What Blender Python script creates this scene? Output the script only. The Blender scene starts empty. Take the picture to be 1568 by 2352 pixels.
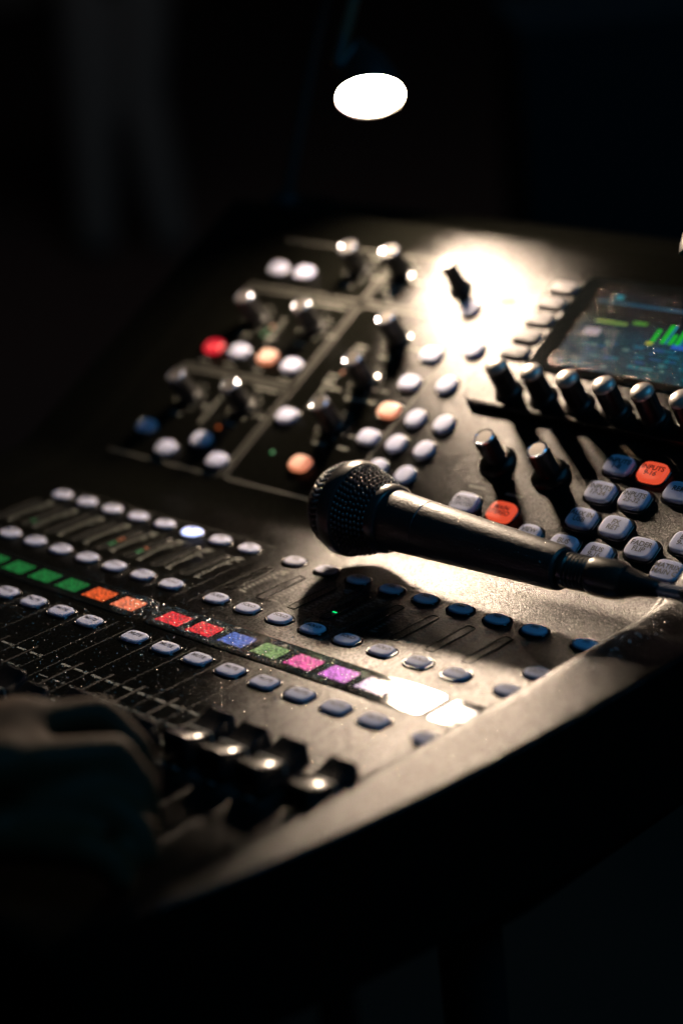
import bpy, math, random
from mathutils import Vector, Matrix, Euler
# ---------------------------------------------------------------- units
S = 0.0011                     # metres per drawing unit (channel pitch = 22 units)
P = 22.0
TILT = math.radians(29)
HY = 38.0                      # hinge line of the tilted control panel
ZF = -1.8                      # fader panel surface
ZU = -3.0                      # control panel surface (along its own normal)
random.seed(7)
scn = bpy.context.scene
col = scn.collection

# ---------------------------------------------------------------- camera
EYE = Vector((887.95, -634.48, 381.585))
cam_d = bpy.data.cameras.new('camera'); cam = bpy.data.objects.new('camera', cam_d); col.objects.link(cam)
R = Matrix(((0.71392457, 0.69357389, -0.09626511), (-0.18401293, 0.31847814, 0.92989834), (0.67561154, -0.64616324, 0.35499593)))
M = R.transposed().to_4x4(); M.translation = EYE * S
cam.matrix_world = M
cam_d.sensor_fit = 'VERTICAL'; cam_d.sensor_height = 36.0; cam_d.sensor_width = 24.0
cam_d.lens = 4670.34 / 2352 * 36.0
cam_d.clip_start = 0.02; cam_d.clip_end = 60
cam_d.dof.use_dof = True
cam_d.dof.focus_distance = 948 * S
cam_d.dof.aperture_fstop = 2.8
cam_d.dof.aperture_blades = 0
scn.camera = cam

# ---------------------------------------------------------------- world, lamps, exposure
w = bpy.data.worlds.new('World'); scn.world = w; w.use_nodes = True
bg = w.node_tree.nodes['Background']; bg.inputs[0].default_value = (1.0, 1.0, 1.03, 1); bg.inputs[1].default_value = 0.0023
scn.view_settings.view_transform = 'Standard'; scn.view_settings.look = 'None'
scn.view_settings.exposure = 0; scn.view_settings.gamma = 1; scn.view_settings.use_curve_mapping = False
# dim blue room light high behind the photographer
al = bpy.data.lights.new('room_light', 'AREA'); al.shape = 'DISK'; al.size = 1.6
al.energy = 18; al.color = (0.06, 0.50, 1.0)
alo = bpy.data.objects.new('room_light', al); col.objects.link(alo)
alo.location = Vector((2040, 520, 2650)) * S
alo.rotation_euler = (Vector((150, 0, 0)) * S - alo.location).to_track_quat('-Z', 'Y').to_euler()
al2 = bpy.data.lights.new('bystander_fill_light', 'AREA'); al2.shape = 'DISK'; al2.size = 1.2; al2.energy = 3.2; al2.color = (.72, .85, 1.0)  # added fill with no visible source, lifts the far bystander out of black
al2o = bpy.data.objects.new('bystander_fill_light', al2); col.objects.link(al2o)
al2o.location = Vector((-1700, 2000, 1500)) * S; al2o.rotation_euler = (Vector((-2950, 2500, -300)) * S - al2o.location).to_track_quat('-Z', 'Y').to_euler()
LAMP = Vector((73.3, 201.2, 189.5)); LAMP_R = 18.3
LAMP_N = Vector((0.495, -0.505, -0.707)).normalized()
LAMP_STRENGTH = 620.0
LAMP_COL = (1.0, 0.76, 0.55)
PAINT_SPEC = 0.66

# ---------------------------------------------------------------- materials
def nodes(name):
    m = bpy.data.materials.new(name); m.use_nodes = True
    nt = m.node_tree; return m, nt, nt.nodes['Principled BSDF'], nt.nodes, nt.links
def mat(name, c, rough=0.5, metal=0.0, bump=0.0, bscale=60, ior=1.5, emis=None, estr=0, coat=0, sss=0, mott=0.0, mscale=8):
    m, nt, b, N, L = nodes(name)
    b.inputs['Base Color'].default_value = (*c, 1); b.inputs['Roughness'].default_value = rough
    b.inputs['Metallic'].default_value = metal; b.inputs['IOR'].default_value = ior
    if coat: b.inputs['Coat Weight'].default_value = coat; b.inputs['Coat Roughness'].default_value = 0.12
    if sss:
        b.inputs['Subsurface Weight'].default_value = sss; b.inputs['Subsurface Radius'].default_value = (1, .95, .9); b.inputs['Subsurface Scale'].default_value = 0.003
    if emis: b.inputs['Emission Color'].default_value = (*emis, 1); b.inputs['Emission Strength'].default_value = estr
    if bump or mott:
        tc = N.new('ShaderNodeTexCoord')
    if bump:
        n = N.new('ShaderNodeTexNoise'); n.inputs['Scale'].default_value = bscale; n.inputs['Detail'].default_value = 3
        bp = N.new('ShaderNodeBump'); bp.inputs['Strength'].default_value = bump; bp.inputs['Distance'].default_value = 0.0006
        L.new(tc.outputs['Object'], n.inputs['Vector']); L.new(n.outputs['Fac'], bp.inputs['Height']); L.new(bp.outputs['Normal'], b.inputs['Normal'])
    if mott:
        n2 = N.new('ShaderNodeTexNoise'); n2.inputs['Scale'].default_value = mscale; n2.inputs['Detail'].default_value = 6
        mr = N.new('ShaderNodeMapRange'); mr.inputs['From Min'].default_value = .3; mr.inputs['From Max'].default_value = .7
        mr.inputs['To Min'].default_value = max(0.02, rough - mott); mr.inputs['To Max'].default_value = rough + mott
        L.new(tc.outputs['Object'], n2.inputs['Vector']); L.new(n2.outputs['Fac'], mr.inputs['Value']); L.new(mr.outputs['Result'], b.inputs['Roughness'])
    return m

def panel_paint():
    # dark textured powder paint, dusty and smudged
    m, nt, b, N, L = nodes('console_paint')
    tc = N.new('ShaderNodeTexCoord')
    fine = N.new('ShaderNodeTexNoise'); fine.inputs['Scale'].default_value = 900; fine.inputs['Detail'].default_value = 2
    vor = N.new('ShaderNodeTexVoronoi'); vor.inputs['Scale'].default_value = 1500
    smd = N.new('ShaderNodeTexNoise'); smd.inputs['Scale'].default_value = 26; smd.inputs['Detail'].default_value = 7; smd.inputs['Roughness'].default_value = .65
    spk = N.new('ShaderNodeTexVoronoi'); spk.inputs['Scale'].default_value = 420; spk.feature = 'F1'
    for n in (fine, vor, smd, spk): L.new(tc.outputs['Object'], n.inputs['Vector'])
    mix = N.new('ShaderNodeMath'); mix.operation = 'ADD'
    L.new(fine.outputs['Fac'], mix.inputs[0]); L.new(vor.outputs['Distance'], mix.inputs[1])
    bp = N.new('ShaderNodeBump'); bp.inputs['Strength'].default_value = 0.6; bp.inputs['Distance'].default_value = 0.0002
    L.new(mix.outputs[0], bp.inputs['Height'])
    mr = N.new('ShaderNodeMapRange'); mr.inputs['From Min'].default_value = .3; mr.inputs['From Max'].default_value = .72
    mr.inputs['To Min'].default_value = .27; mr.inputs['To Max'].default_value = .36
    L.new(smd.outputs['Fac'], mr.inputs['Value'])
    # tiny dark grit specks that do not shine
    gt = N.new('ShaderNodeMath'); gt.operation = 'GREATER_THAN'; gt.inputs[1].default_value = 0.13
    L.new(spk.outputs['Distance'], gt.inputs[0])
    nz = N.new('ShaderNodeTexNoise'); nz.inputs['Scale'].default_value = 30; L.new(tc.outputs['Object'], nz.inputs['Vector'])
    g2 = N.new('ShaderNodeMath'); g2.operation = 'LESS_THAN'; g2.inputs[1].default_value = .50; L.new(nz.outputs['Fac'], g2.inputs[0])
    mx = N.new('ShaderNodeMath'); mx.operation = 'MAXIMUM'; L.new(gt.outputs[0], mx.inputs[0]); L.new(g2.outputs[0], mx.inputs[1])
    m2 = N.new('ShaderNodeMapRange'); m2.inputs['To Min'].default_value = .15; m2.inputs['To Max'].default_value = PAINT_SPEC
    L.new(mx.outputs[0], m2.inputs['Value'])
    gn = N.new('ShaderNodeTexNoise'); gn.inputs['Scale'].default_value = 820; gn.inputs['Detail'].default_value = 2; L.new(tc.outputs['Object'], gn.inputs['Vector'])
    gm = N.new('ShaderNodeMapRange'); gm.inputs['From Min'].default_value = .32; gm.inputs['From Max'].default_value = .68; gm.inputs['To Min'].default_value = .45; gm.inputs['To Max'].default_value = 1.45
    L.new(gn.outputs['Fac'], gm.inputs['Value'])
    g3 = N.new('ShaderNodeMath'); g3.operation = 'MULTIPLY'; L.new(gm.outputs['Result'], g3.inputs[0]); L.new(m2.outputs['Result'], g3.inputs[1])
    fr = N.new('ShaderNodeFresnel'); fr.inputs['IOR'].default_value = 1.5
    mu = N.new('ShaderNodeMath'); mu.operation = 'MULTIPLY'; L.new(fr.outputs[0], mu.inputs[0]); L.new(g3.outputs[0], mu.inputs[1])
    df = N.new('ShaderNodeBsdfDiffuse'); df.inputs['Color'].default_value = (.0032, .0033, .0026, 1)
    gl = N.new('ShaderNodeBsdfAnisotropic'); gl.distribution = 'BECKMANN'; gl.inputs['Color'].default_value = (1, 1, 1, 1)
    L.new(mr.outputs['Result'], gl.inputs['Roughness']); L.new(bp.outputs['Normal'], gl.inputs['Normal']); L.new(bp.outputs['Normal'], df.inputs['Normal'])
    ms = N.new('ShaderNodeMixShader'); L.new(mu.outputs[0], ms.inputs[0]); L.new(df.outputs[0], ms.inputs[1]); L.new(gl.outputs[0], ms.inputs[2])
    L.new(ms.outputs[0], N['Material Output'].inputs['Surface']); N.remove(b)
    return m

MT = {}
MT['paint'] = panel_paint()
MT['body'] = mat('console_body_plastic', (.012, .012, .012), .55, bump=.3, bscale=500)
MT['btn'] = mat('button_silicone', (.50, .53, .70), .5, bump=.10, bscale=700, sss=.9)
MT['btn'].node_tree.nodes['Principled BSDF'].inputs['Roughness'].default_value = .7
MT['btn'].node_tree.nodes['Principled BSDF'].inputs['Specular IOR Level'].default_value = .3
MT['softbtn'] = mat('side_button_rubber', (.20, .19, .20), .6)
MT['bezel'] = mat('bezel_gloss_black', (.008, .008, .008), .12)
MT['print'] = mat('panel_print', (.22, .23, .20), .6)
MT['line'] = mat('panel_line_print', (.075, .075, .065), .5)
MT['letter'] = mat('button_lettering', (.012, .02, .035), .6)
MT['rubber'] = mat('knob_rubber', (.007, .007, .007), .45, bump=.2, bscale=400)
MT['chrome'] = mat('knob_cap_silver', (.62, .66, .78), .22, metal=.85)
MT['capface'] = mat('knob_cap_face', (.16, .145, .13), .36, metal=.5)
MT['dome'] = mat('knob_dome_silver', (.55, .52, .49), .42, metal=.6)
MT['skirt'] = mat('encoder_skirt_gloss', (.05, .055, .05), .14, coat=.5)
MT['slot'] = mat('fader_slot_black', (.004, .004, .004), .6)
MT['lens'] = mat('meter_window', (.02, .02, .018), .25, bump=.15, bscale=900)
MT['glass'] = mat('display_glass', (.005, .006, .006), .07, bump=.03, bscale=120)
MT['fader'] = mat('fader_cap_gloss', (.010, .009, .009), .26, ior=1.6, coat=.15)
MT['mic'] = mat('microphone_metal_paint', (.020, .019, .018), .47, metal=0, ior=1.7, bump=.5, bscale=650, mott=.08, mscale=60)
MT['grille'] = mat('microphone_grille_steel', (.10, .09, .085), .22, metal=.35, ior=1.8)
MT['inner'] = mat('microphone_foam', (.004, .004, .004), .9)
MT['ring'] = mat('microphone_ring', (.05, .047, .045), .32, metal=.4, ior=1.8)
MT['plug'] = mat('plug_metal', (.11, .11, .10), .32, metal=.8, bump=.2, bscale=200)
MT['cable'] = mat('cable_rubber', (.010, .010, .010), .4, bump=.2, bscale=300)
MT['black'] = mat('lamp_black', (.014, .014, .014), .4)
MT['neck'] = mat('gooseneck_dark_metal', (.02, .02, .018), .55)
MT['arm'] = mat('lamp_arm_grey', (.16, .055, .022), .8)
MT['cloth'] = mat('desk_cloth', (.004, .004, .004), .9, bump=.3, bscale=200)
MT['floor'] = mat('floor_dark', (.060, .018, .007), .9, bump=.2, bscale=40)
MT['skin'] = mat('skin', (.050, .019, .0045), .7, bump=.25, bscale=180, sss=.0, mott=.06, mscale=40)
MT['shirt'] = mat('dark_shirt', (.008, .008, .010), .9, bump=.4, bscale=300)
MT['trouser'] = mat('grey_trousers', (.14, .09, .065), .9, bump=.4, bscale=120)
MT['bulb'] = mat('lamp_lens', (0, 0, 0), .5, emis=LAMP_COL, estr=LAMP_STRENGTH)
def glow(name, c, s, base=(.1, .1, .1)):
    return mat(name, base, .4, emis=c, estr=s)
GL = dict(
    orange=glow('button_lit_orange', (1.0, .10, .04), .72, (.30, .06, .03)),
    amber=glow('button_lit_amber', (1.0, .30, .14), .75, (.5, .4, .35)),
    red=glow('button_lit_red', (1.0, .01, .035), .75, (.4, .1, .1)),
    white=glow('button_lit_white', (.50, .58, 1.0), 2.2, (.5, .5, .6)),
    led_green=glow('led_green', (0, 1.0, .25), 1.2), led_dim=glow('led_dim_green', (0, .5, .12), .5),
    led_orange=glow('led_orange', (1.0, .2, .03), .55), led_red=glow('led_red', (1.0, .03, .01), 1.6),
    led_blue=glow('led_violet', (.15, .12, .45), .10))
def disp(name, c, s):
    # tiny backlit LCD: mottled glow, droplet sparkle put into the emission
    m, nt, b, N, L = nodes(name)
    tc = N.new('ShaderNodeTexCoord'); n = N.new('ShaderNodeTexNoise'); n.inputs['Scale'].default_value = 620; n.inputs['Detail'].default_value = 3
    L.new(tc.outputs['Object'], n.inputs['Vector'])
    r = N.new('ShaderNodeMapRange'); r.inputs['From Min'].default_value = .38; r.inputs['From Max'].default_value = .66; r.inputs['To Min'].default_value = s * .25; r.inputs['To Max'].default_value = s * 2.0
    L.new(n.outputs['Fac'], r.inputs['Value']); L.new(r.outputs['Result'], b.inputs['Emission Strength'])
    b.inputs['Emission Color'].default_value = (*c, 1); b.inputs['Base Color'].default_value = (.02, .02, .02, 1); b.inputs['Roughness'].default_value = .15
    bp = N.new('ShaderNodeBump'); bp.inputs['Strength'].default_value = .25; bp.inputs['Distance'].default_value = .0003; L.new(n.outputs['Fac'], bp.inputs['Height']); L.new(bp.outputs['Normal'], b.inputs['Normal'])
    return m
DISP = dict(
    green=disp('display_green', (0, .35, .06), .30), orange=disp('display_orange', (1.0, .13, .025), .62), peach=disp('display_peach', (1.0, .22, .10), .72),
    red=disp('display_red', (1.0, .03, .045), .60), blue=disp('display_blue', (.07, .15, .60), .62), lime=disp('display_pale_green', (.16, .34, .12), .62),
    pink=disp('display_pink', (.85, .10, .40), .8), purple=disp('display_purple', (.66, .15, .72), .85), lilac=disp('display_lilac', (.62, .42, .85), .8), white=disp('display_white', (.8, .8, .9), .5))

def screen_mat():
    m, nt, b, N, L = nodes('screen_image')
    tc = N.new('ShaderNodeTexCoord'); sx = N.new('ShaderNodeSeparateXYZ'); L.new(tc.outputs['Object'], sx.inputs[0])
    br = N.new('ShaderNodeTexBrick'); br.inputs['Scale'].default_value = 160; br.inputs['Mortar Size'].default_value = .03
    br.inputs['Color1'].default_value = (.0, .035, .075, 1); br.inputs['Color2'].default_value = (.004, .075, .11, 1); br.inputs['Mortar'].default_value = (0, .006, .012, 1)
    L.new(tc.outputs['Object'], br.inputs['Vector'])
    mr = N.new('ShaderNodeMapRange'); mr.inputs['From Min'].default_value = -.004; mr.inputs['From Max'].default_value = .012; mr.inputs['To Min'].default_value = .55; mr.inputs['To Max'].default_value = .04
    L.new(sx.outputs['Y'], mr.inputs['Value'])
    L.new(br.outputs['Color'], b.inputs['Emission Color']); L.new(mr.outputs['Result'], b.inputs['Emission Strength'])
    b.inputs['Base Color'].default_value = (.006, .006, .008, 1); b.inputs['Roughness'].default_value = .07
    return m
MT['screen'] = screen_mat()
def droplet_mat():
    m, nt, b, N, L = nodes('water_beads')
    b.inputs['Base Color'].default_value = (.80, .70, .60, 1); b.inputs['Roughness'].default_value = .22; b.inputs['Metallic'].default_value = 1.0
    return m
MT['drop'] = droplet_mat()

# ---------------------------------------------------------------- mesh helper
class MB:
    def __init__(s): s.v = []; s.f = []
    def add(s, vs, fs):
        o = len(s.v); s.v += [Vector(v) for v in vs]; s.f += [tuple(i + o for i in f) for f in fs]
    def box(s, c, d, M=None):
        x, y, z = [k / 2 for k in d]
        vs = [Vector((a * x, b_ * y, e * z)) for a in (-1, 1) for b_ in (-1, 1) for e in (-1, 1)]
        if M: vs = [M @ q for q in vs]
        s.add([q + Vector(c) for q in vs], [(0, 1, 3, 2), (4, 6, 7, 5), (0, 4, 5, 1), (2, 3, 7, 6), (0, 2, 6, 4), (1, 5, 7, 3)])
    def rings(s, rs, close0=True, close1=True):
        n = len(rs[0]); o = len(s.v)
        for r in rs: s.v += [Vector(q) for q in r]
        for k in range(len(rs) - 1):
            for i in range(n):
                j = (i + 1) % n
                s.f.append((o + k * n + i, o + k * n + j, o + (k + 1) * n + j, o + (k + 1) * n + i))
        if close0: s.f.append(tuple(o + i for i in reversed(range(n))))
        if close1: s.f.append(tuple(o + (len(rs) - 1) * n + i for i in range(n)))
    def lathe(s, prof, n=32, org=(0, 0, 0), ax=(0, 0, 1), c0=True, c1=True):
        ax = Vector(ax).normalized(); q = Vector((0, 0, 1)).rotation_difference(ax)
        s.rings([[Vector(org) + q @ Vector((r * math.cos(2 * math.pi * i / n), r * math.sin(2 * math.pi * i / n), h)) for i in range(n)] for r, h in prof], c0, c1)
    def tube(s, pts, rad, n=12):
        pts = [Vector(p) for p in pts]; rs = []
        up = Vector((0, 0, 1)); prev = None
        for i, p in enumerate(pts):
            t = (pts[min(i + 1, len(pts) - 1)] - pts[max(i - 1, 0)]).normalized()
            a = t.cross(up if abs(t.z) < .95 else Vector((1, 0, 0))).normalized() if prev is None else (prev - t * prev.dot(t)).normalized()
            prev = a; b_ = t.cross(a); r = rad[i] if isinstance(rad, (list, tuple)) else rad
            rs.append([p + (a * math.cos(2 * math.pi * k / n) + b_ * math.sin(2 * math.pi * k / n)) * r for k in range(n)])
        s.rings(rs)
    def sup(s, prof, a, b_, e=3.0, n=40, ctr=(0, 0, 0), c0=True, c1=True):
        # stacked superellipse rings: prof = [(scale, z)]
        rs = []
        for k, z in prof:
            r = []
            for i in range(n):
                t = 2 * math.pi * i / n; c, q = math.cos(t), math.sin(t)
                r.append((ctr[0] + (a + k) * math.copysign(abs(c) ** (2 / e), c), ctr[1] + (b_ + k) * math.copysign(abs(q) ** (2 / e), q), ctr[2] + z))
            rs.append(r)
        s.rings(rs, c0, c1)
    def mesh(s, name, m, smooth=True, ang=40):
        me = bpy.data.meshes.new(name); me.from_pydata([q * S for q in s.v], [], s.f); me.validate()
        if m: me.materials.append(m)
        if smooth:
            me.polygons.foreach_set('use_smooth', [True] * len(me.polygons)); me.set_sharp_from_angle(angle=math.radians(ang))
        me.update(); return me

OFF = {}
def link(name, me, parent=None, loc=(0, 0, 0), rot=(0, 0, 0), label=None):
    o = bpy.data.objects.new(name, me); col.objects.link(o)
    if parent: o.parent = parent
    o.location = Vector(loc) * S; o.rotation_euler = rot
    if label: o['label'] = label
    return o
def top(o, label, cat, group=None, kind=None):
    o['label'] = label; o['category'] = cat
    if group: o['group'] = group
    if kind: o['kind'] = kind
    return o
def root(name, loc, label, cat, group=None):
    o = bpy.data.objects.new(name, None); col.objects.link(o); o.location = Vector(loc) * S; o.empty_display_size = .02
    o['base'] = 1; del o['base']
    OFF[o.name] = Vector(loc); return top(o, label, cat, group)
def part(name, mb, m, par, loc=None, rot=(0, 0, 0), label=None, smooth=True, ang=40):
    """vertices of mb are world units when loc is None"""
    me = mb if isinstance(mb, bpy.types.Mesh) else mb.mesh(name, m, smooth, ang)
    o = bpy.data.objects.new(name, me); col.objects.link(o); o.parent = par
    base = OFF.get(par.name, None)
    if base is None: base = Vector((0, 0, 0))
    o.location = ((Vector(loc) if loc is not None else Vector((0, 0, 0))) - base) * S
    o.rotation_euler = rot
    if label: o['label'] = label
    return o
def sub(name, me, par, loc=(0, 0, 0), rot=(0, 0, 0), label=None):
    o = bpy.data.objects.new(name, me); col.objects.link(o); o.parent = par
    o.location = Vector(loc) * S; o.rotation_euler = rot
    if label: o['label'] = label
    return o
def up(u, v, h=0.0):
    return Vector((u, HY + v * math.cos(TILT) - h * math.sin(TILT), v * math.sin(TILT) + h * math.cos(TILT)))
UR = (TILT, 0, 0)
def on_ray(ix, iy, z=None, d=None):
    dr = Vector(((ix - 784) / 4670.34, -(iy - 1176) / 4670.34, -1.0)); dr = (R.transposed() @ dr)
    if z is not None: return EYE + dr * ((z - EYE.z) / dr.z)
    return EYE + dr * d
_txt = {}
def text_mesh(s_, size, m, lead=1.05):
    k = (s_, size, m.name)
    if k not in _txt:
        cu = bpy.data.curves.new('lettering', 'FONT'); cu.body = s_; cu.size = size * S; cu.align_x = 'CENTER'; cu.align_y = 'CENTER'
        cu.space_line = lead * .8; cu.offset = size * S * .022
        ob = bpy.data.objects.new('tmp', cu); col.objects.link(ob)
        dg = bpy.context.evaluated_depsgraph_get(); dg.update()
        me = bpy.data.meshes.new_from_object(ob.evaluated_get(dg)); bpy.data.objects.remove(ob); bpy.data.curves.remove(cu)
        me.name = 'lettering'; me.materials.clear(); me.materials.append(m); _txt[k] = me
    return _txt[k]

# ---------------------------------------------------------------- setting: floor, desk
fl = MB(); fl.box((0, 0, -772), (16000, 16000, 20)); o = link('floor', fl.mesh('floor', MT['floor'], False)); o['kind'] = 'structure'
dk = root('desk', (180, 60, -762), 'black cloth covered desk hidden in the dark under the mixing console', 'desk')
t = MB(); t.sup([(-1, -18), (0, -17), (0, -1), (-1, 0)], 225, 165, e=14, n=64, ctr=(180, 40, -62)); part('desk_top', t, MT['cloth'], dk)
for sx in (-1, 1):
    for sy in (-1, 1):
        t = MB(); t.lathe([(14, -762), (14, -80)], 16, (180 + sx * 200, 40 + sy * 140, 0)); part('leg', t, MT['black'], dk)

# ---------------------------------------------------------------- the console
con = root('mixing_console', (170, 30, -62), 'large dark digital mixing console with rows of pale buttons, faders and a tilted screen', 'mixing console')
# housing: cross section (x) times side profile (y,z)
sf = ZF; cy, sy_ = math.cos(TILT), math.sin(TILT)
up0 = up(0, 0, ZU); yk = up0.y + (sf - up0.z) / math.tan(TILT)      # where the two surfaces would meet
RF = 48; tl = RF * math.tan(TILT / 2)
prof = []
prof += [(-301, sf - 9), (-300.5, sf - 2.2), (-299.8, sf - .8), (-298.5, sf)]
for y in range(-290, -180, 10): prof.append((y, sf))
for y in range(-180, 20, 10): prof.append((y, sf))
for i in range(13):
    a = TILT * i / 12; prof.append((yk - tl + RF * math.sin(a), sf + RF * (1 - math.cos(a))))
def ups(v, h=ZU): q = up(0, v, h); return (q.y, q.z)
for v in [14, 30, 50, 70, 90, 110, 130, 150, 170, 190, 205, 216, 223]: prof.append(ups(v))
for i in range(1, 9):
    a = math.radians(75) * i / 8; prof.append(ups(223 + 3.5 * math.sin(a), ZU - 3.5 * (1 - math.cos(a))))
prof += [ups(227.5, ZU - 16), ups(233, ZU - 20), ups(239, ZU - 20.5), ups(250, ZU - 23), ups(262, ZU - 27), ups(266, ZU - 34), (ups(264)[0], -55)]
# raised side cheeks
XR = 373.5; XL = -42
rim = [(0, 0), (1.5, .3), (3.5, 1.8), (6, 4.6), (8.5, 6.5), (11.5, 7.3), (16, 7.5), (28, 7.6), (40, 7.75), (45.5, 7.8), (47.4, 7.75), (48.5, 7.3), (49, 6.3), (49, -10), (49, -40)]
xs = [(XL - a, h * (.3 if h > 0 else 1)) for a, h in reversed(rim)] + [(x, 0) for x in (XL + 30, 40, 90, 140, 190, 240, 290, 340)] + [(XR + a, h) for a, h in rim]
hs = MB(); nx = len(xs)
for (y, z) in prof:
    for (x, h) in xs:
        if x > XR: x -= (max(0, 50 - y) / 341) ** 2.6 * 45 * (x - XR) / 49      # plan rounding of the front corner
        if h < -9: hs.v.append(Vector((x, y, min(z + h, z - 10) if h > -20 else -60)))
        else: hs.v.append(Vector((x, y, z + h)))
for j in range(len(prof) - 1):
    for i in range(nx - 1):
        a = j * nx + i; hs.f.append((a, a + 1, a + nx + 1, a + nx))
o0 = len(hs.v)
for (x, h) in xs: hs.v.append(Vector((x, prof[0][0] - 2, -60)))
for i in range(nx - 1): hs.f.append((o0 + i, o0 + i + 1, i + 1, i))
part('housing', hs, MT['paint'], con, ang=50)

t = MB()
def plinth():
    x0, x1, y0, y1, r = 192.5, 372, 99.5, 204, 9
    def ring(g, h):
        o_ = []
        for cx, cy_, a0 in ((x1 - r, y1 - r, 0), (x0 + r, y1 - r, 90), (x0 + r, y0 + r, 180), (x1 - r, y0 + r, 270)):
            for k in range(8):
                a = math.radians(a0 + 90 * k / 7); o_.append((cx + (r + g) * math.cos(a), cy_ + (r + g) * math.sin(a), h))
        return o_
    t.rings([ring(.9, 0), ring(.7, 3.3), ring(.35, 3.85), ring(-.3, 4.0), ring(-1.2, 4.0)], False, True)
plinth()
part('screen_plinth', t, MT['paint'], con, loc=up(0, 0, ZU), rot=UR, ang=35)

# shared button meshes -------------------------------------------------
def button_mesh(a, b_, e, hgt, m, dome=.9, name='button'):
    t = MB()
    t.sup([(-.2, -hgt), (0, -hgt + .2), (0, -.75), (-.15, -.4), (-.5, -.14), (-1.1, -.02), (-2.4, .0 + dome * .12), (-a * .6 if a < b_ else -b_ * .6, dome * .25)], a, b_, e)
    return t.mesh(name, m, True, 60)
def bezel_mesh(a, b_, e, w_=1.1, h=.7):
    t = MB(); n = 40
    t.sup([(.15, -.05), (.3, h * .7), (.3 + w_ * .4, h), (.3 + w_ * .8, h * .7), (.3 + w_, 0)], a, b_, e, c0=False, c1=False)
    t.sup([(w_, .03)], a, b_, e, c0=False, c1=True)
    return t.mesh('bezel', MT['bezel'], True, 60)
kinds = {}
def make_kind(k, a, b_, e, hgt, dome=.9): kinds[k] = (a, b_, e, hgt, dome, {}, bezel_mesh(a, b_, e))
make_kind('solo', 6.3, 4.8, 2.7, 2.6, .4)
make_kind('mute', 6.6, 4.9, 3.6, 2.4, .35)
make_kind('sel', 6.3, 4.6, 2.25, 3.2, .7)
make_kind('layer', 7.6, 5.95, 3.6, 4.0, .4)
make_kind('lens', 5.6, 5.9, 2.2, 3.6, .8)
make_kind('small', 6.6, 5.0, 3.0, 3.6, .7)
make_kind('soft', 8.0, 4.2, 4.5, 2.0, .5)
def add_button(name, kind, pos, rot, zsurf, m=None, text=None, tsize=3.2, label=None):
    a, b_, e, hgt, dome, cache, bz = kinds[kind]
    m = m or MT['btn']
    if m.name not in cache: cache[m.name] = button_mesh(a, b_, e, hgt, m, dome, name)
    o = part(name, cache[m.name], None, con, loc=pos, rot=rot, label=label)
    sub('bezel', bz, o, loc=(0, 0, zsurf + .12))
    if text:
        sub('lettering', text_mesh(text, tsize, MT['letter']), o, loc=(0, .9 if '\n' not in text else 0, dome * .25 + .12))
    return o
def CH(i): return i * P + (11.387 if i >= 8 else 0)
YS, YO, YM, XM = 0.0, -53.5, -105.7, 370.5
for i in range(16):
    lit = i == 5
    add_button('select_button', 'sel', (CH(i), YS, 0), (0, 0, 0), ZF, GL['white'] if lit else None, 'SEL', 3.3, 'brightly lit white select button' if lit else None)
    add_button('solo_button', 'solo', (CH(i), YO, 0), (0, 0, 0), ZF, None, 'SOLO', 3.3)
    add_button('mute_button', 'mute', (CH(i), YM, 0), (0, 0, 0), ZF, None, 'MUTE', 3.3)
for nm, y, tx in (('select_button', YS, 'SEL'), ('clear_solo_button', -34, 'CLEAR\nSOLO'), ('solo_button', YO, 'SOLO'), ('mute_button', YM, 'MUTE')):
    add_button(nm, 'sel', (XM, y, 0), (0, 0, 0), ZF, None, tx, 3.0)

def flat(name, x, y, a, b_, m, z, rot=(0, 0, 0), e=8, label=None, h=.12, up_=False):
    t = MB(); t.sup([(0, -h), (0, 0), (-.15, .04)], a, b_, e, n=28)
    pos = up(x, y, z) if up_ else (x, y, z)
    return part(name, t, m, con, loc=pos, rot=UR if up_ else rot, label=label)
# colour strips: glass strip with recessed small displays
def strip(x0, x1, names, xc):
    t = MB(); t.sup([(.6, -.3), (.6, .1), (0, .5), (-.6, .5)], (x1 - x0) / 2, 10.6, 14, n=48)
    g = part('display_strip', t, MT['glass'], con, loc=((x0 + x1) / 2, -81, ZF), ang=12)
    for nm, x in zip(names, xc):
        t = MB(); t.box((0, 0, 0), (16, 10.6, .1)); sub('channel_display', t.mesh('channel_display', DISP[nm], False), g, loc=(x - (x0 + x1) / 2, 0, .58), label='small %s channel display' % nm)
strip(-11.5, 165.5, ['green', 'green', 'green', 'green', 'green', 'green', 'orange', 'peach'], [CH(i) for i in range(8)])
strip(175.5, 353, ['red', 'red', 'blue', 'lime', 'pink', 'purple', 'lilac', 'white'], [CH(i) for i in range(8, 16)])
strip(358.5, 382, ['white'], [370.3])
# separators, meter windows, scales
ln = MB()
def seg(mb, x0, y0, x1, y1, w_, z=ZF + .07, f=None):
    d = Vector((x1 - x0, y1 - y0, 0)); L_ = d.length; d.normalize(); q = Vector((-d.y, d.x, 0)) * w_ / 2
    a, b_ = Vector((x0, y0, 0)), Vector((x1, y1, 0))
    vs = [a - q, b_ - q, b_ + q, a + q]
    mb.add([(f(v.x, v.y) if f else Vector((v.x, v.y, z))) for v in vs], [(0, 1, 2, 3)])
for i in range(17):
    x = CH(i) - 11 if i < 16 else CH(15) + 11
    for xx in ([x] if i != 8 else [CH(7) + 11, CH(8) - 11]):
        seg(ln, xx, -97, xx, -188, .38)
        seg(ln, xx, -8, xx, -62, .3)
seg(ln, -11, 9, 165, 9, .4); seg(ln, 176.4, 9, 352, 9, .4)
part('channel_divider_lines', ln, MT['line'], con, smooth=False)
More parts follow.
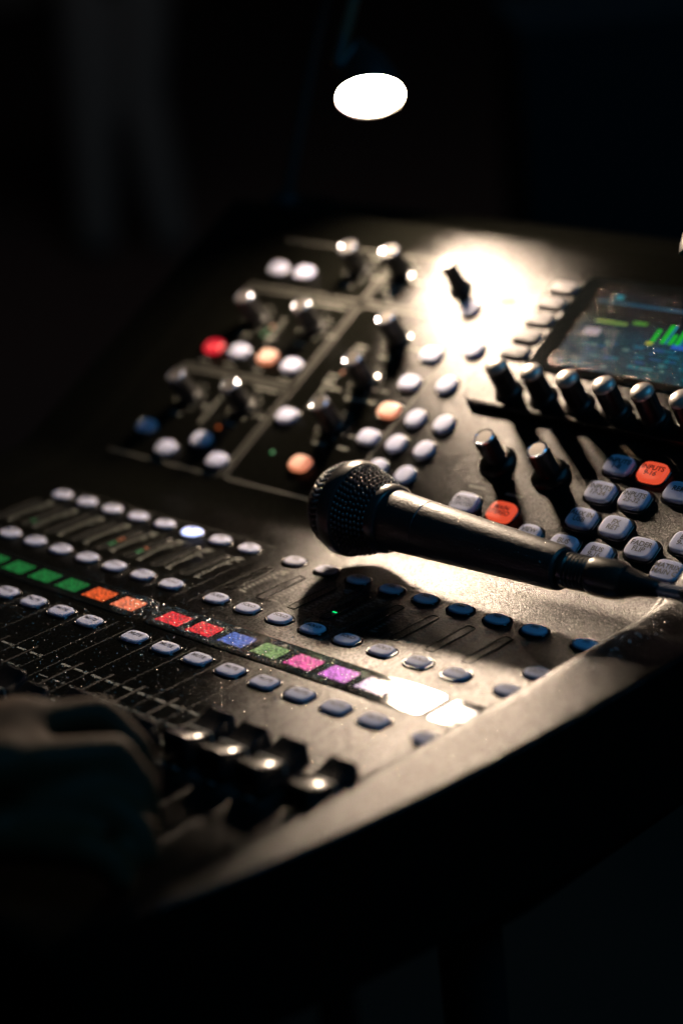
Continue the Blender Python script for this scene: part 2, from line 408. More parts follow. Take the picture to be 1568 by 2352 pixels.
def arcs(mb, x, y0, y1, a, f=None, w_=.35):
    n = 10; pts = []
    for k in range(n + 1):
        t_ = math.pi * k / n; pts.append((x + a * math.cos(t_), y1 + a * math.sin(t_) * .8))
    pts = [(x + a, y0)] + pts + [(x - a, y0)]
    for p, q in zip(pts, pts[1:]): seg(mb, p[0], p[1], q[0], q[1], w_, f=f)
ol = MB()
for i in range(8, 16): arcs(ol, CH(i), -6, 2.5, 8.6)
part('button_outline_print', ol, MT['line'], con, smooth=False)
for i in range(16):
    t = MB(); t.sup([(.5, -.3), (.5, .12), (.3, .24), (.1, .24), (0, .0), (-.4, .0)], 2.5, 14.8, 8, n=28)
    wdw = part('meter_window', t, MT['lens'] if i < 8 else MT['paint'], con, loc=(CH(i) - 5.5, -26.2, ZF + .1), ang=15)
    led = {1: [('led_dim', -7)], 4: [('led_dim', -7), ('led_dim', -4.5), ('led_orange', -1), ('led_orange', 1.6)], 5: [('led_dim', -7), ('led_dim', -4.5), ('led_orange', -1)], 11: [('led_green', -7.2)]}.get(i, [])
    for c, y in led:
        q = MB(); q.box((0, 0, 0), (2.4, .9, .12)); sub('led', q.mesh('led', GL[c], False), wdw, loc=(0, y, .08))
    lg = MB()
    for k in range(11):
        wd = 2.2 if k not in (0, 10) else 4.4
        seg(lg, CH(i) + .8, -39 + k * 2.75, CH(i) + .8 + wd, -39 + k * 2.75, 1.15)
        if k in (7, 9, 10): seg(lg, CH(i) + 3.6, -38.2 + k * 2.75, CH(i) + 6.6, -38.2 + k * 2.75, 1.0)
    part('meter_scale_print', lg, MT['print'] if i < 9 else MT['line'], con, smooth=False)
YR = [-143, -156, -169, -181, -193, -205, -216, -227]
def zf(y): return ZF
for i in list(range(16)) + [16]:
    x = CH(i) if i < 16 else XM
    q = MB()
    for k, y in enumerate(YR if i < 11 else YR[:4]):
        wd = 1.3 if k % 2 == 0 else .6
        seg(q, x - 8.4, y, x - 1.8, y, wd, zf(y) + .1)
        if x < 360: seg(q, x + 1.8, y, x + 6.8, y, wd, zf(y) + .1)
    sp = part('fader_scale_print', q, MT['print'], con, smooth=False)
    if 4 <= i < 14:
        for k in range(3): part('scale_number', text_mesh(('10', '5', '0')[k], 3.0, MT['print']), None, con, loc=(x + 9.0, YR[k], zf(YR[k]) + .12))
    q = MB(); pts = [-137 + k * -9 for k in range(12)]
    for a, b_ in zip(pts, pts[1:]):
        q.add([(x - .75, a, zf(a) + .12), (x - .75, b_, zf(b_) + .12), (x + .75, b_, zf(b_) + .12), (x + .75, a, zf(a) + .12)], [(0, 1, 2, 3)])
    part('fader_slot', q, MT['slot'], con, smooth=False)
# fader caps
def fader_mesh():
    t = MB(); n = 17; L_ = 14.0; W = 7.6; rs = []
    sec = []
    for k in range(n):
        y = -L_ + 2 * L_ * k / (n - 1); u_ = y / L_
        zt = 8.6 + 4.6 * u_ * u_ - 2.2 * max(0, abs(u_) - .86) / .14
        inset = 1.0 * max(0, abs(u_) - .8) / .2
        w2 = W - inset
        rs.append([(-w2 - .4, y * 1.02, 1.2), (-w2, y, zt - 1.8), (-w2 + .5, y, zt - .6), (-w2 + 1.6, y, zt), (0, y, zt - .35), (w2 - 1.6, y, zt), (w2 - .5, y, zt - .6), (w2, y, zt - 1.8), (w2 + .4, y * 1.02, 1.2)])
    t.rings(rs)
    return t.mesh('fader_cap', MT['fader'], True, 35)
FM = fader_mesh(); t = MB()
t.box((0, 0, 8.45), (14.4, .9, .25)); t.box((7.75, 0, 4.8), (.15, .9, 6.4)); t.box((-7.75, 0, 4.8), (.15, .9, 6.4)); FL = t.mesh('index_line', MT['print'], False)
t = MB(); t.box((0, 0, 0), (1.2, 5, 4)); FS = t.mesh('fader_stem', MT['slot'], False)
FY = [-172, -196, -176, -168, -181, -171, -190, -177, -186, -191, -184, -189, -186, -163, -164, -164]
for i in range(17):
    x = CH(i) if i < 16 else XM; y = FY[i] if i < 16 else -165
    f = part('fader', FM, None, con, loc=(x, y, zf(y) + .8))
    sub('index_line', FL, f); sub('stem', FS, f, loc=(0, 0, .2))

# ---- control panel (tilted) -----------------------------------------
def upf(x, y): return up(x, y, ZU + .12)
bl = MB()
def rrect(x0, y0, x1, y1, r=4, w_=1.5):
    pts = []; op_ = x0 < -20
    for cx, cy_, a0 in ((x1 - r, y1 - r, 0), (x0 + r, y1 - r, 90), (x0 + r, y0 + r, 180), (x1 - r, y0 + r, 270)):
        for k in range(6):
            a = math.radians(a0 + 18 * k); pts.append((cx + r * math.cos(a), cy_ + r * math.sin(a)))
    for p, q in zip(pts, pts[1:] + pts[:1]):
        if op_ and min(p[0], q[0]) < x0 + 5 and max(p[0], q[0]) < 10: continue
        seg(bl, p[0], p[1], q[0], q[1], w_, f=upf)
for r_ in ((-26, 17, 72.5, 85.5), (-26, 89, 72.5, 154.5), (-26, 158.5, 72.5, 198), (76.5, 17, 161, 155), (76.5, 158.5, 112, 198)): rrect(*r_)
part('section_outline_print', bl, MT['line'], con, smooth=False)
E2 = MB()
def ubtn(name, kind, u_, v, m=None, tx=None, ts=3.4, label=None): return add_button(name, kind, up(u_, v, 0), UR, ZU, m, tx, ts, label)
# layer and bank buttons (right)
for u_, v, tx, m, lb in ((309.5, 79.3, 'INPUTS\n1-8', None, None), (329.7, 79.3, 'INPUTS\n9-16', GL['orange'], 'orange lit button reading INPUTS 9-16'),
                  (309.5, 61.6, 'INPUTS\n17-24', None, None), (329.7, 61.6, 'INPUTS\n25-32', None, None),
                  (309.5, 43.9, 'AUX IN\nUSB', None, None), (329.7, 43.7, 'FX\nRET', None, None),
                  (309.5, 26.2, 'BUS\n1-8', None, None), (329.7, 26.2, 'BUS\n9-16', None, None),
                  (350.1, 35.0, 'FADER\nFLIP', None, None), (370.2, 26.2, 'MATRIX\nMAIN C', None, None), (370.2, 43.9, 'BUS\n9-16', None, None),
                  (370.2, 61.6, 'BUS\n1-8', None, None), (350.1, 71.0, 'REM', None, None), (370.2, 79.3, 'DCA', None, None)):
    ubtn('bank_button', 'layer', u_, v, m, tx, 4.0, lb)
for u_, v, tx, m, lb in ((240, 36.8, 'MONO\nCENTER', None, None), (264.2, 36.8, 'MAIN\nSTEREO', GL['orange'], 'orange lit button reading MAIN STEREO'), (287.4, 28.6, 'VIEW', None, None)):
    ubtn('bus_button', 'layer' if tx != 'VIEW' else 'solo', u_, v, m, tx, 3.8, lb)
# middle block
for u_, v in ((173, 82.3), (193, 82.3), (173, 63.4), (193, 63.4), (172.6, 45.5), (193, 45)): ubtn('function_button', 'lens', u_, v)
for u_, v in ((176.3, 135.9), (176.3, 108.3), (153.3, 164.5)): ubtn('view_button', 'lens', u_, v)
for u_, v, m in ((151.6, 127.1, None), (151.9, 105.1, None), (152.2, 84.1, GL['amber']), (152.5, 63.7, None), (121.7, 37.1, GL['amber']), (87.5, 66, None),
                 (-6, 104.5, GL['red']), (16, 104.3, None), (40.2, 104.3, GL['amber']), (62.6, 101, None), (-7, 172.5, None), (15.3, 172.3, None),
                 (-6.9, 37.3, None), (20.7, 25.9, None), (41.2, 37.3, None), (64.2, 26, None)):
    ubtn('function_button', 'small', u_, v, m, None, 3, ('%s lit button' % ('red' if m == GL['red'] else 'amber')) if m else None)
for v in (186, 174, 161, 148.1, 136.2): add_button('screen_side_button', 'soft', up(207, v, 3.2), UR, -2.1, MT['softbtn'])
# knobs
def knob_meshes(r=5.6, h=18.3):
    a = MB(); a.lathe([(r + 1.0, 0), (r + 1.0, 1.6), (r + .2, 2.4), (r - .1, h - 1.4), (r - .4, h - .2)], 28, c0=False, c1=True)
    for k in range(14):   # grip ribs
        an = 2 * math.pi * k / 14; a.box((math.cos(an) * (r + .05), math.sin(an) * (r + .05), h * .5 + .6), (.5, .5, h - 4.5), Matrix.Rotation(an, 3, 'Z'))
    c = MB(); c.lathe([(r - .5, h - .5), (r - .1, h), (r - .15, h + .7), (r - .6, h + 1.15), (r - 1.1, h + 1.0), (r - 1.3, h + .75)], 28, c0=True, c1=True)
    f = MB(); f.lathe([(r - 1.35, h + .6), (r - 1.4, h + .95), (.4, h + 1.0)], 24)
    sk = MB(); sk.lathe([(r + 4.8, 0), (r + 4.7, .6), (r + 3.8, 2.2), (r + 2.2, 3.2), (r + .4, 3.6)], 32, c0=False, c1=False)
    d = MB(); d.lathe([(r - .5, h - .5), (r + .45, h - .2), (r + .5, h + .5), (r + .1, h + 1.6), (r - 1.0, h + 2.6), (r - 2.8, h + 3.3), (.3, h + 3.6)], 28)
    sk2 = MB(); sk2.lathe([(r + 2.6, 0), (r + 2.5, .6), (r + .9, 1.2)], 32, c0=False, c1=False)
    return [q.mesh(n_, m) for q, n_, m in ((a, 'knob', MT['rubber']), (c, 'cap', MT['chrome']), (f, 'cap_face', MT['capface']), (sk, 'skirt', MT['skirt']), (d, 'cap', MT['dome']), (sk2, 'collar', MT['bezel']))]
KB, KC, KF, KS, KD, KR = knob_meshes(); KS.materials.clear(); KS.materials.append(MT['paint'])
def knob(name, u_, v, skirt=False, dome=False, h0=ZU):
    o = part(name, KB, None, con, loc=up(u_, v, h0), rot=UR)
    if dome: sub('cap', KD, o)
    else: sub('cap', KC, o); sub('cap_face', KF, o)
    sub('skirt' if skirt else 'collar', KS if skirt else KR, o)
    return o
for u_, v in ((6.2, 65.6), (51.5, 66.6), (123, 67), (121.3, 101.1), (8, 132), (55.5, 132.5), (121.9, 133.8), (54.7, 181.7), (87.7, 182.7)): knob('rotary_knob', u_, v)
for u_, v in ((240.2, 67.0), (275.1, 66.1)): knob('rotary_encoder', u_, v, skirt=True)
for k in range(6): knob('screen_encoder', 220.4 + 23.15 * k, 109.8, dome=True, h0=ZU + 4)
# monitor knob with flared tip
t = MB(); t.lathe([(7.2, 0), (6.8, 2), (5.4, 3), (4.7, 8), (4.4, 17), (4.9, 20.5), (4.7, 21.3), (.5, 21.5)], 24)
part('monitor_level_knob', t, MT['rubber'], con, loc=up(136.5, 178, ZU), rot=UR)
# encoder led, legends
t = MB(); t.lathe([(.55, 0), (.55, .6), (.2, .8)], 10)
o_ = up(273.2 + 7.2, 68.0 - 13.5, ZU); 
lg = None
def newlg(f, *a):
    global lg
    lg = MB(); f(*a); part('legend_print', lg, MT['print'], con, smooth=False)
def dash(u_, v, L_, w_=1.6, ang=0):
    a = math.radians(ang); seg(lg, u_ - L_ / 2 * math.cos(a), v - L_ / 2 * math.sin(a), u_ + L_ / 2 * math.cos(a), v + L_ / 2 * math.sin(a), w_, f=upf)
def word(u_, v, n, s=1.9):
    for k in range(n): 
        dash(u_ + (k - n / 2) * s, v, 1.2, 2.2, 90); dash(u_ + (k - n / 2) * s + .4, v + random.uniform(-.8, .8), 1.0, .6)
for u_, v in ((6.2, 65.6), (51.5, 66.6), (123, 67), (121.3, 101.1), (8, 132), (55.5, 132.5), (121.9, 133.8), (54.7, 181.7), (87.7, 182.7)):
    def ringp(u_, v):
        for k in range(11):
            a = math.radians(-50 + 28 * k); seg(lg, u_ + 9.6 * math.cos(a), v + 9.6 * math.sin(a), u_ + 11.6 * math.cos(a), v + 11.6 * math.sin(a), .9, f=upf)
    newlg(ringp, u_, v); newlg(word, u_, v - 13.5, 5); newlg(word, u_ + 18, v - 4, 3)
for u_, v, n in ((58, 151, 9), (42, 151, 6), (58, 81.8, 10), (27, 82.5, 6), (99, 152, 4), (100, 125, 4), (100, 121, 5), (97, 101, 4), (97, 96.5, 5), (65, 194, 8), (92, 168, 4), (92, 173, 5), (92, 163, 3), (105, 92, 5), (30, 120, 4), (133, 88, 6), (141, 54, 4), (-6, 95, 4), (16, 95, 4), (40, 95, 4), (64, 92, 4)): newlg(word, u_, v, n)
def ladder(u_, v):
    for k in range(9): dash(u_, v + k * 2.4, 3.2, .9)
for u_, v in ((29, 116), (96, 76), (29, 50)): newlg(ladder, u_, v)
newlg(word, 240, 49, 6, 1.7); newlg(word, 264, 49, 6, 1.7)
for u_, v, c in ((22, 121, 'led_dim'), (23, 124.5, 'led_dim'), (24, 128, 'led_orange'), (100.5, 104.5, 'led_red'), (45, 49, 'led_red'), (278, 58.5, 'led_red'), (96, 41, 'led_dim')):
    q = MB(); q.lathe([(1.1 if c != 'led_red' else .8, 0), (1.0, .5), (.3, .8)], 12)
    part('indicator_led', q, GL[c if not (c == 'led_red' and u_ < 110) else 'led_orange'], con, loc=up(u_, v, ZU), rot=UR)
# socket slot
t = MB(); t.box((0, 0, 0), (10, 5.5, .5)); part('data_socket', t, MT['slot'], con, loc=up(172, 175, ZU + .2), rot=UR, smooth=False)
# screen: black glass frame, image, level bars
t = MB(); t.sup([(1.2, -.6), (1.2, .5), (.4, 1.12), (0, 1.15), (-1, 1.15)], 61.5, 34.5, 16, n=64)
scr = part('screen', t, MT['glass'], con, loc=up(280, 162.3, ZU + 4), rot=UR, ang=15)
t = MB(); t.box((0, 0, 0), (98, 57, .1)); img = sub('screen_image', t.mesh('screen_image', MT['screen'], False), scr, loc=(1, -2, 1.25))
def screen_glow(n_, c, s_):
    m = glow(n_, c, s_ * 1.5, (.004, .004, .004)); m.node_tree.nodes['Principled BSDF'].inputs['Roughness'].default_value = .07; return m
def sblock(x, y, a, b_, c, s_, z=1.36, nm='screen_graphic'):
    q = MB(); q.box((0, 0, 0), (a, b_, .06)); sub(nm, q.mesh(nm, screen_glow('screen_%s' % nm, c, s_), False), scr, loc=(x, y, z))
sblock(-8, 18, 76, 2.4, (.01, .05, .10), .5)
sblock(-28, 4, 20, 2.0, (.20, .40, .10), .32); sblock(-11, 6, 9, 2.2, (.10, .45, .05), .3)
for k, (hh, x) in enumerate(((9, 3), (13, 9), (7, 14), (15, 18), (12, 25), (16, 30), (9, 36), (14, 42))):
    sblock(x, -1 + hh / 2 - 4, 2.6, hh, (.01, .62, .03), .40, nm='level_bar')
    if k % 2: sblock(x + 2.3, -1 + hh / 2 - 4, 1.0, hh, (.02, .30, .55), .4, nm='level_bar')
sr = random.Random(5)
for k in range(46):
    bx = sr.uniform(-44, 44); by = sr.choice([-26.5, -23.5, -20, -16.5, -13, -10])
    cc = sr.choice([(.0, .08, .14), (.0, .10, .15), (.01, .05, .16), (.06, .14, .16)])
    sblock(bx, by, sr.uniform(2, 8), sr.uniform(.8, 2.4), cc, .5, z=1.33 + k * .004)
sblock(-36, -4, 10, 5, (.25, .27, .38), .5); sblock(2, -6.2, 4, 2, (.35, .45, .05), .5); sblock(22, -6, 12, 3, (.02, .10, .55), .5)
sblock(-34, 26 - 4, 5, 3, (.02, .20, .30), .5)

# ---------------------------------------------------------------- microphone
H = Vector((218.0, 15.5, 28.2)); T = Vector((347.0, 16.5, 24.0)); AX = (T - H).normalized()
mic = root('microphone', (H.x, H.y, 2.5), 'black handheld vocal microphone with ball grille lying across the console', 'microphone')
ball = [(1.0, -22.2), (6, -21.6), (11, -19.6), (15.5, -16.6), (19, -12.6), (21.3, -8), (22.4, -4), (22.5, 0), (22.3, 3), (21.3, 8), (19.8, 13), (17.9, 18), (16.2, 22)]
t = MB(); t.lathe([(r - .9, h) for r, h in ball], 48, H, AX); inner = part('foam_liner', t, MT['inner'], mic, loc=None)
gr = MB(); q = Vector((0, 0, 1)).rotation_difference(AX)
# wire knuckles of the woven grille, ring by ring along the ball profile
def prof_at(sv):
    acc = 0
    for (r0, h0), (r1, h1) in zip(ball, ball[1:]):
        d = math.hypot(r1 - r0, h1 - h0)
        if acc + d >= sv: k = (sv - acc) / d; return r0 + (r1 - r0) * k, h0 + (h1 - h0) * k, (r1 - r0) / d, (h1 - h0) / d
        acc += d
    return None
sv = .6; ringi = 0
while True:
    pa = prof_at(sv)
    if not pa: break
    r, h, dr, dh = pa
    if not (-3.9 < h < 4.2):
        n = max(4, int(2 * math.pi * r / 2.9))
        for k in range(n):
            an = 2 * math.pi * (k + (ringi % 2) * .5) / n + .13
            er = Vector((math.cos(an), math.sin(an), 0)); tg = Vector((-math.sin(an), math.cos(an), 0)); me_ = er * dr + Vector((0, 0, dh)); nn = tg.cross(me_)
            c = er * r + Vector((0, 0, h))
            if nn.dot(er + Vector((0, 0, -.2 if h < 0 else .1))) < 0: nn = -nn
            e1 = (tg + me_ * .35).normalized(); e2 = nn.cross(e1)
            rs = []
            for th, lift in ((1.0, -.5), (.85, .35), (.5, .8), (.15, .9)):
                rs.append([H + q @ (c + e1 * math.cos(a) * 1.2 * th + e2 * math.sin(a) * .72 * th + nn * lift) for a in [2 * math.pi * j / 8 for j in range(8)]])
            gr.rings(rs, False, True)
    sv += 2.05; ringi += 1
part('grille', gr, MT['grille'], mic, ang=80)
t = MB(); t.lathe([(22.0, -4.2), (23.4, -3.6), (24.0, -2.2), (24.0, 2.2), (23.4, 3.8), (22.0, 4.4)], 64, H, AX, False, False); part('grille_band', t, MT['ring'], mic)
L_ = (T - H).length
t = MB(); t.lathe([(15.4, 20.4), (17.0, 21.2), (17.0, 25), (16.0, 26.3), (14.6, 26.6)], 48, H, AX); part('collar', t, MT['ring'], mic)
def hr(s_): return 15.0 - 4.6 * ((s_ - 26) / (L_ - 26)) ** .9
t = MB(); pf = [(14.0, 26.2), (14.9, 27)] + [(hr(s_), s_) for s_ in (30, 36, 42, 47.6)] + [(hr(48) - .35, 48.0), (hr(48.4), 48.5)] + [(hr(s_), s_) for s_ in (56, 66, 78, 90, 102, 112, L_ - 3)] + [(10.2, L_ - 1), (9.2, L_), (7.5, L_)]
t.lathe(pf, 64, H, AX); part('handle', t, MT['mic'], mic, ang=25)

# cable with its plug, resting over the raised cheek
cab = root('microphone_cable', (398, 17, 10), 'black microphone cable with metal plug running off over the right cheek of the console', 'cable')
pe = on_ray(1512, 1354, d=(EYE - Vector((392, 16, 20))).dot(R[2]))
pax = (pe - T).normalized(); LP = (pe - T).length
t = MB()
pf = [(7.0, .3), (8.2, .8), (8.2, 3), (7.6, 3.6)]
for k in range(5): pf += [(7.7, 4 + k * 2), (8.3, 4.6 + k * 2), (8.3, 5.4 + k * 2), (7.6, 5.8 + k * 2)]
pf += [(8.4, 15), (8.9, 17), (9.0, 24), (8.6, 29), (7.6, 32)]
t.lathe(pf, 32, T, pax); part('plug_shell', t, MT['plug'], cab)
t = MB(); t.lathe([(7.3, 31.5), (6.8, 34), (5.0, LP * .82), (4.0, LP - 1), (3.4, LP)], 24, T, pax); part('strain_relief', t, MT['cable'], cab)
pts = [pe - pax * 3]; d = pax.copy()
for k in range(26):
    d = (d + Vector((.03, -.02 if k < 8 else .03, -.035 if k > 3 else .02))).normalized(); pts.append(pts[-1] + d * 9)
pts = [Vector((p.x, p.y, max(p.z, -700))) for p in pts]
while pts[-1].z > -740: pts.append(pts[-1] + Vector((.6, .3, -22)))
t = MB(); t.tube(pts, 3.1, 12); part('wire', t, MT['cable'], cab)
# silvery tape end
t = MB(); dd = (pts[1] - pts[0]).normalized(); t.tube([pe + dd * 1, pe + dd * 7, pe + dd * 14], 3.35, 12); part('cable_tie', t, MT['chrome'], cab)

# ---------------------------------------------------------------- lamps
def lamp(name, L, n, rad, neck, label, lit):
    n = Vector(n).normalized(); base = Vector(neck[-1])
    lr = root(name, base, label, 'lamp', 'gooseneck lamps')
    t = MB(); a = -n
    t.lathe([(rad - .3, .3), (rad + .4, -1.2), (rad + 1.2, -1.0), (rad + .9, 3), (rad * .86, 14), (rad * .62, 24), (rad * .35, 30), (4, 33)], 48, L, a, False, True); part('shade', t, MT['black'], lr)
    t = MB(); t.lathe([(rad, 0), (rad, .2)], 64, L, a); part('bulb_lens', t, MT['bulb'] if lit else MT['slot'], lr)
    pts = [L + a * 30] + [Vector(p) for p in neck]
    # Catmull-Rom
    out = []; pp = [pts[0] * 2 - pts[1]] + pts + [pts[-1] * 2 - pts[-2]]
    for i in range(1, len(pp) - 2):
        for k in range(12):
            s_ = k / 12; p0, p1, p2, p3 = pp[i - 1:i + 3]
            out.append(.5 * ((2 * p1) + (p2 - p0) * s_ + (2 * p0 - 5 * p1 + 4 * p2 - p3) * s_ ** 2 + (3 * p1 - p0 - 3 * p2 + p3) * s_ ** 3))
    out.append(pts[-1])
    t = MB(); t.tube(out, 3.2, 12); part('gooseneck', t, MT['neck'] if lit else MT['black'], lr)
    t = MB(); t.lathe([(11, 0), (11, 4), (8, 7), (4, 9)], 24, base); part('mounting_foot', t, MT['black'], lr)
    return lr
rear = up(0, 250, ZU - 23.5)
LD = (EYE - LAMP).dot(R[2])
pA, pB, pC = on_ray(772, 152, d=LD + 14), on_ray(806, 22, d=LD + 20), on_ray(836, -95, d=LD + 30)
lr_ = lamp('gooseneck_lamp', LAMP, LAMP_N, LAMP_R, [LAMP - LAMP_N * 32 + Vector((-9, 2, 2)), pA + Vector((1, 0, 0)), pB, pC, pC + Vector((-45, 60, 8)), (-70, 320, 230), (-80, rear.y, rear.z)], 'lit gooseneck lamp glowing white above the back of the console', True)
t = MB(); t.tube([pA.lerp(pB, .04), pA.lerp(pB, .5), pB, pB.lerp(pC, .9)], 3.9, 16); part('arm_sleeve', t, MT['arm'], lr_)
L2 = on_ray(1660, 572, d=985)
lamp('gooseneck_lamp', L2, (.25, -.35, -.9), 20, [L2 + Vector((4, 14, 48)), L2 + Vector((20, 40, 62)), L2 + Vector((40, 75, 30)), (L2.x + 30, rear.y, rear.z + 30), (L2.x + 28, rear.y, rear.z)], 'unlit gooseneck lamp, its dark metal rim just showing at the right edge beside the screen', False)

# ---------------------------------------------------------------- people (capsule bodies fused by voxel remesh)
def capsule(mb, p0, p1, r0, r1, n=14):
    p0, p1 = Vector(p0), Vector(p1); ax = (p1 - p0); L_ = max(ax.length, .01)
    pr = [(r0 * math.sin(a), -r0 * math.cos(a)) for a in [math.pi / 2 * k / 5 for k in range(1, 6)]] + [(r1 * math.cos(a), L_ + r1 * math.sin(a)) for a in [math.pi / 2 * k / 5 for k in range(0, 5)]]
    mb.lathe([(max(.05, r), h) for r, h in pr], n, p0, ax)
def chain(mb, pts):
    for (a, ra), (b_, rb) in zip(pts, pts[1:]): capsule(mb, a, b_, ra, rb)
def fuse(name, mb, m, par, voxel, it=4):
    o = part(name, mb, m, par) if par else link(name, mb.mesh(name, m))
    r_ = o.modifiers.new('r', 'REMESH'); r_.mode = 'VOXEL'; r_.voxel_size = voxel * S
    s_ = o.modifiers.new('s', 'SMOOTH'); s_.factor = .6; s_.iterations = it
    dg = bpy.context.evaluated_depsgraph_get(); dg.update()
    me = bpy.data.meshes.new_from_object(o.evaluated_get(dg)); o.modifiers.clear(); o.data = me; me.name = name
    me.polygons.foreach_set('use_smooth', [True] * len(me.polygons))
    if not me.materials: me.materials.append(m)
    return o
# operator: right hand on the faders, arm and body outside the frame to the left
bd = MB(); V = on_ray
wrist = V(-330, 1830, z=50)
kn = [(V(60, 1668, z=48), 9), (V(10, 1760, z=46), 9.5), (V(-20, 1842, z=32), 9.5), (V(-50, 1925, z=22), 9)]
tips = [[(V(232, 1640, z=44), 7.6), (V(318, 1722, z=30), 6.6), (V(345, 1800, z=17), 5.4)],
        [(V(262, 1735, z=38), 8.6), (V(326, 1810, z=26), 7.2), (V(346, 1886, z=14), 5.8)],
        [(V(240, 1850, z=26), 8.6), (V(318, 1905, z=18), 7.3), (V(340, 1965, z=10), 6)],
        [(V(190, 1950, z=20), 8), (V(262, 1985, z=14), 6.8), (V(285, 2030, z=8), 5.6)]]
for (k_, rk), tp in zip(kn, tips):
    chain(bd, [(wrist, 16), (k_, rk + 3)]); chain(bd, [(k_, rk)] + tp)
for a, b_ in zip(kn, kn[1:]): chain(bd, [(a[0], 11), (b_[0], 11)])
chain(bd, [(wrist, 15), (V(-90, 1705, z=40), 13), (V(40, 1642, z=34), 8.6), (V(110, 1652, z=24), 7.6), (V(172, 1668, z=17), 6.2)])
sh_r = Vector((60, -470, 470)); el = Vector((150, -420, 130)) ; 
wv = wrist
elb = wv + Vector((-150, -190, 60))
chain(bd, [(wrist, 17), (wrist.lerp(elb, .5), 26), (elb, 30)])
pel = Vector((-60, -640, 140)); nk = Vector((-80, -560, 640)); hd = Vector((-70, -510, 740))
shR = nk + Vector((150, -10, -50)); shL = nk + Vector((-160, -20, -50)); elL = shL + Vector((-60, 60, -250)); wrL = Vector((-170, -330, 180))
chain(bd, [(elb, 30), (shR, 42)])
chain(bd, [(shL, 42), (elL, 32), (wrL, 20), (wrL + Vector((30, 60, -60)), 22)])
chain(bd, [(pel, 120), (pel.lerp(nk, .5), 112), (nk + Vector((0, -10, -110)), 110)])
chain(bd, [(shL, 50), (nk + Vector((0, 0, -70)), 78), (shR, 50)])
chain(bd, [(nk + Vector((0, 0, -40)), 52), (hd + Vector((0, -5, 0)), 50)])
chain(bd, [(hd, 66), (hd + Vector((5, 8, 55)), 72)]); chain(bd, [(hd + Vector((4, 30, -10)), 46), (hd + Vector((4, 40, 30)), 50)])
chain(bd, [(hd + Vector((6, 78, 18)), 9), (hd + Vector((6, 92, 4)), 12)])
for sx in (-1, 1):
    chain(bd, [(hd + Vector((sx * 70, 0, 25)), 10), (hd + Vector((sx * 72, -4, 5)), 8)])
    chain(bd, [(pel + Vector((sx * 55, 0, -20)), 88), (pel + Vector((sx * 70, 15, -420)), 56), (pel + Vector((sx * 75, -10, -830)), 38), (pel + Vector((sx * 80, 90, -865)), 30)])
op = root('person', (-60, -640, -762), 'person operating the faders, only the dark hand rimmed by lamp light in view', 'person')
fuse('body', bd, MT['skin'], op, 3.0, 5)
MT['skin'].node_tree.nodes['Principled BSDF'].inputs['Specular IOR Level'].default_value = .25
cl = MB()
chain(cl, [(wrist.lerp(elb, .22), 27), (elb, 37), (shR, 50)]); chain(cl, [(shL, 50), (elL, 40), (elL.lerp(wrL, .9), 28)])
chain(cl, [(pel, 129), (pel.lerp(nk, .5), 122), (nk + Vector((0, -10, -110)), 118)]); chain(cl, [(shL, 58), (nk + Vector((0, 0, -80)), 84), (shR, 58)])
fuse('shirt', cl, MT['shirt'], op, 7, 4)
cl = MB()
for sx in (-1, 1): chain(cl, [(pel + Vector((sx * 52, 0, -30)), 98), (pel + Vector((sx * 70, 15, -420)), 66), (pel + Vector((sx * 75, -10, -820)), 50)])
fuse('trousers', cl, MT['cloth'], op, 8, 4)
cl = MB(); chain(cl, [(hd + Vector((3, -14, 40)), 74), (hd + Vector((5, 4, 72)), 74)]); fuse('hair', cl, MT['shirt'], op, 5, 3)

# bystander standing far behind
def far(ix, iy, d=5050): return on_ray(ix, iy, d=d)
b2 = MB(); c2 = MB()
hipL, hipR = far(195, -70), far(330, -80); kl, kr = far(205, 240), far(325, 230); al_, ar_ = far(225, 545), far(395, 545)
mid = (hipL + hipR) / 2; upv = Vector((0, 0, 1)); side = (hipR - hipL).normalized(); fw = side.cross(upv)
sho = mid + upv * 520
for hp, kn_, an in ((hipL, kl, al_), (hipR, kr, ar_)):
    chain(b2, [(hp, 70), (kn_, 48), (an, 32), (an - upv * 25 - fw * 90, 28)])
    chain(c2, [(hp + upv * 40, 82), (kn_, 62), (an, 52)])
chain(c2, [(hipL + upv * 60, 88), (hipR + upv * 60, 88)])
chain(b2, [(mid + upv * 30, 115), (sho - upv * 60, 125)]); chain(b2, [(sho - side * 150, 52), (sho + side * 150, 52)])
chain(b2, [(sho, 52), (sho + upv * 110, 50)]); chain(b2, [(sho + upv * 150, 70), (sho + upv * 210, 76)]); chain(b2, [(sho + upv * 165 - fw * 75, 16), (sho + upv * 185 - fw * 66, 12)])
s2 = MB(); chain(s2, [(mid + upv * 70, 128), (sho - upv * 60, 136)]); chain(s2, [(sho - side * 150, 60), (sho + side * 150, 60)])
for sgn in (-1, 1):
    sp_ = sho + side * sgn * 165; chain(b2, [(sp_, 44), (sp_ + side * sgn * 25 - upv * 270, 36), (sp_ + side * sgn * 10 - upv * 520 - fw * 60, 24), (sp_ + side * sgn * 8 - upv * 610 - fw * 70, 28)])
    chain(s2, [(sp_, 54), (sp_ + side * sgn * 25 - upv * 270, 46), (sp_ + side * sgn * 12 - upv * 490 - fw * 50, 34)])
by = root('person', (al_ + ar_) / 2 - upv * 40, 'blurred bystander in dark grey trousers standing far behind the console', 'person')
fuse('body', b2, MT['skin'], by, 9, 3); fuse('trousers', c2, MT['trouser'], by, 11, 3); fuse('shirt', s2, MT['shirt'], by, 11, 3)

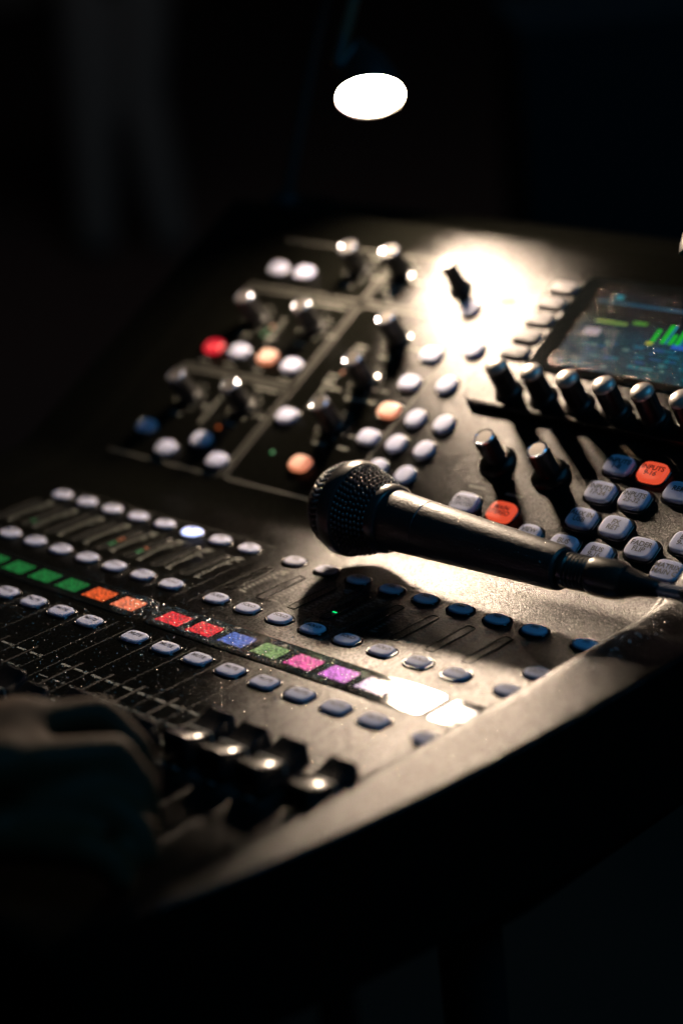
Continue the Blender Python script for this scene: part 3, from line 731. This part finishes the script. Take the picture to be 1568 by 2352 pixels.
# equipment rack with one violet lamp, far right
rp = on_ray(1515, 155, d=2100)
rk = root('equipment_rack', (rp.x - 20, rp.y + 60, -762), 'black equipment rack lost in the dark with one faint violet light', 'rack')
t = MB(); hh = rp.z + 762 + 60
t.box((rp.x - 30, rp.y + 85, -762 + hh / 2), (380, 300, hh), Matrix.Rotation(math.radians(46), 3, 'Z')); part('case', t, MT['cloth'], rk, smooth=False)
t = MB(); fwd = (EYE - rp).normalized(); c_ = rp - fwd * 0
q = MB(); q.lathe([(4.5, 0), (4.2, 2), (1, 3.4)], 20, rp, fwd); part('indicator_light', q, GL['led_blue'], rk)

# ---------------------------------------------------------------- fine water beads over the desk surface
dp = MB()
def bead(c, nrm, r):
    nrm = nrm.normalized(); a = nrm.orthogonal().normalized(); b_ = nrm.cross(a); rs = []
    for k_, hh_ in ((1.0, 0), (.82, .34), (.42, .56)):
        rs.append([c + (a * math.cos(th) + b_ * math.sin(th)) * r * k_ + nrm * hh_ * r for th in [2 * math.pi * j / 7 for j in range(7)]])
    dp.rings(rs, False, True)
rnd = random.Random(11); NU = Vector((0, -math.sin(TILT), math.cos(TILT))); NZ = Vector((0, 0, 1))
def rr_(): return min(.62, .10 + rnd.expovariate(1 / .11))
for _ in range(4200):      # fader panel and strips
    x = rnd.uniform(90, 372); y = rnd.uniform(-170, -62) if rnd.random() < .85 else rnd.uniform(-60, -44)
    z = ZF + .06 if not -91.6 < y < -70.4 else ZF + .55
    if any(abs(x - CH(i)) < 7.6 for i in range(16)) and (-112 < y < -100 or -60 < y < -47): z = None
    if z is not None: bead(Vector((x, y, z)), NZ, rr_() * .75)
for _ in range(3000):      # colour displays
    x = rnd.uniform(150, 352); y = rnd.uniform(-90, -71); bead(Vector((x, y, ZF + .66)), NZ, rr_() * .95)
for _ in range(1300):      # screen
    u_ = 232 + 98 * rnd.random() ** 1.3; v = 131.5 + 60 * rnd.random() ** 1.8; bead(up(u_, v, ZU + 5.42), NU, rr_() * 1.0)
for _ in range(900):      # right cheek
    x = rnd.uniform(XR + 12, XR + 28); y = rnd.uniform(-150, 40)
    hh_ = 10.0; bead(Vector((x, y, zf(y) + (7.3 if x < XR + 15 else 7.45))), NZ, rr_())
for _ in range(600):      # microphone handle
    s_ = rnd.uniform(50, L_ - 5); an = rnd.uniform(-1.3, 1.3); rr0 = hr(s_)
    nn = (q_ := Vector((0, 0, 1)) * math.cos(an) + Vector((0, -1, 0)) * math.sin(an)); bead(H + AX * s_ + nn * (rr0 + .0), nn, rr_() * .5)
wd = link('water_droplets', dp.mesh('water_droplets', MT['drop'], True, 80)); top(wd, 'fine water beads sprinkled over the console, its displays and the microphone', 'droplets', kind='stuff')
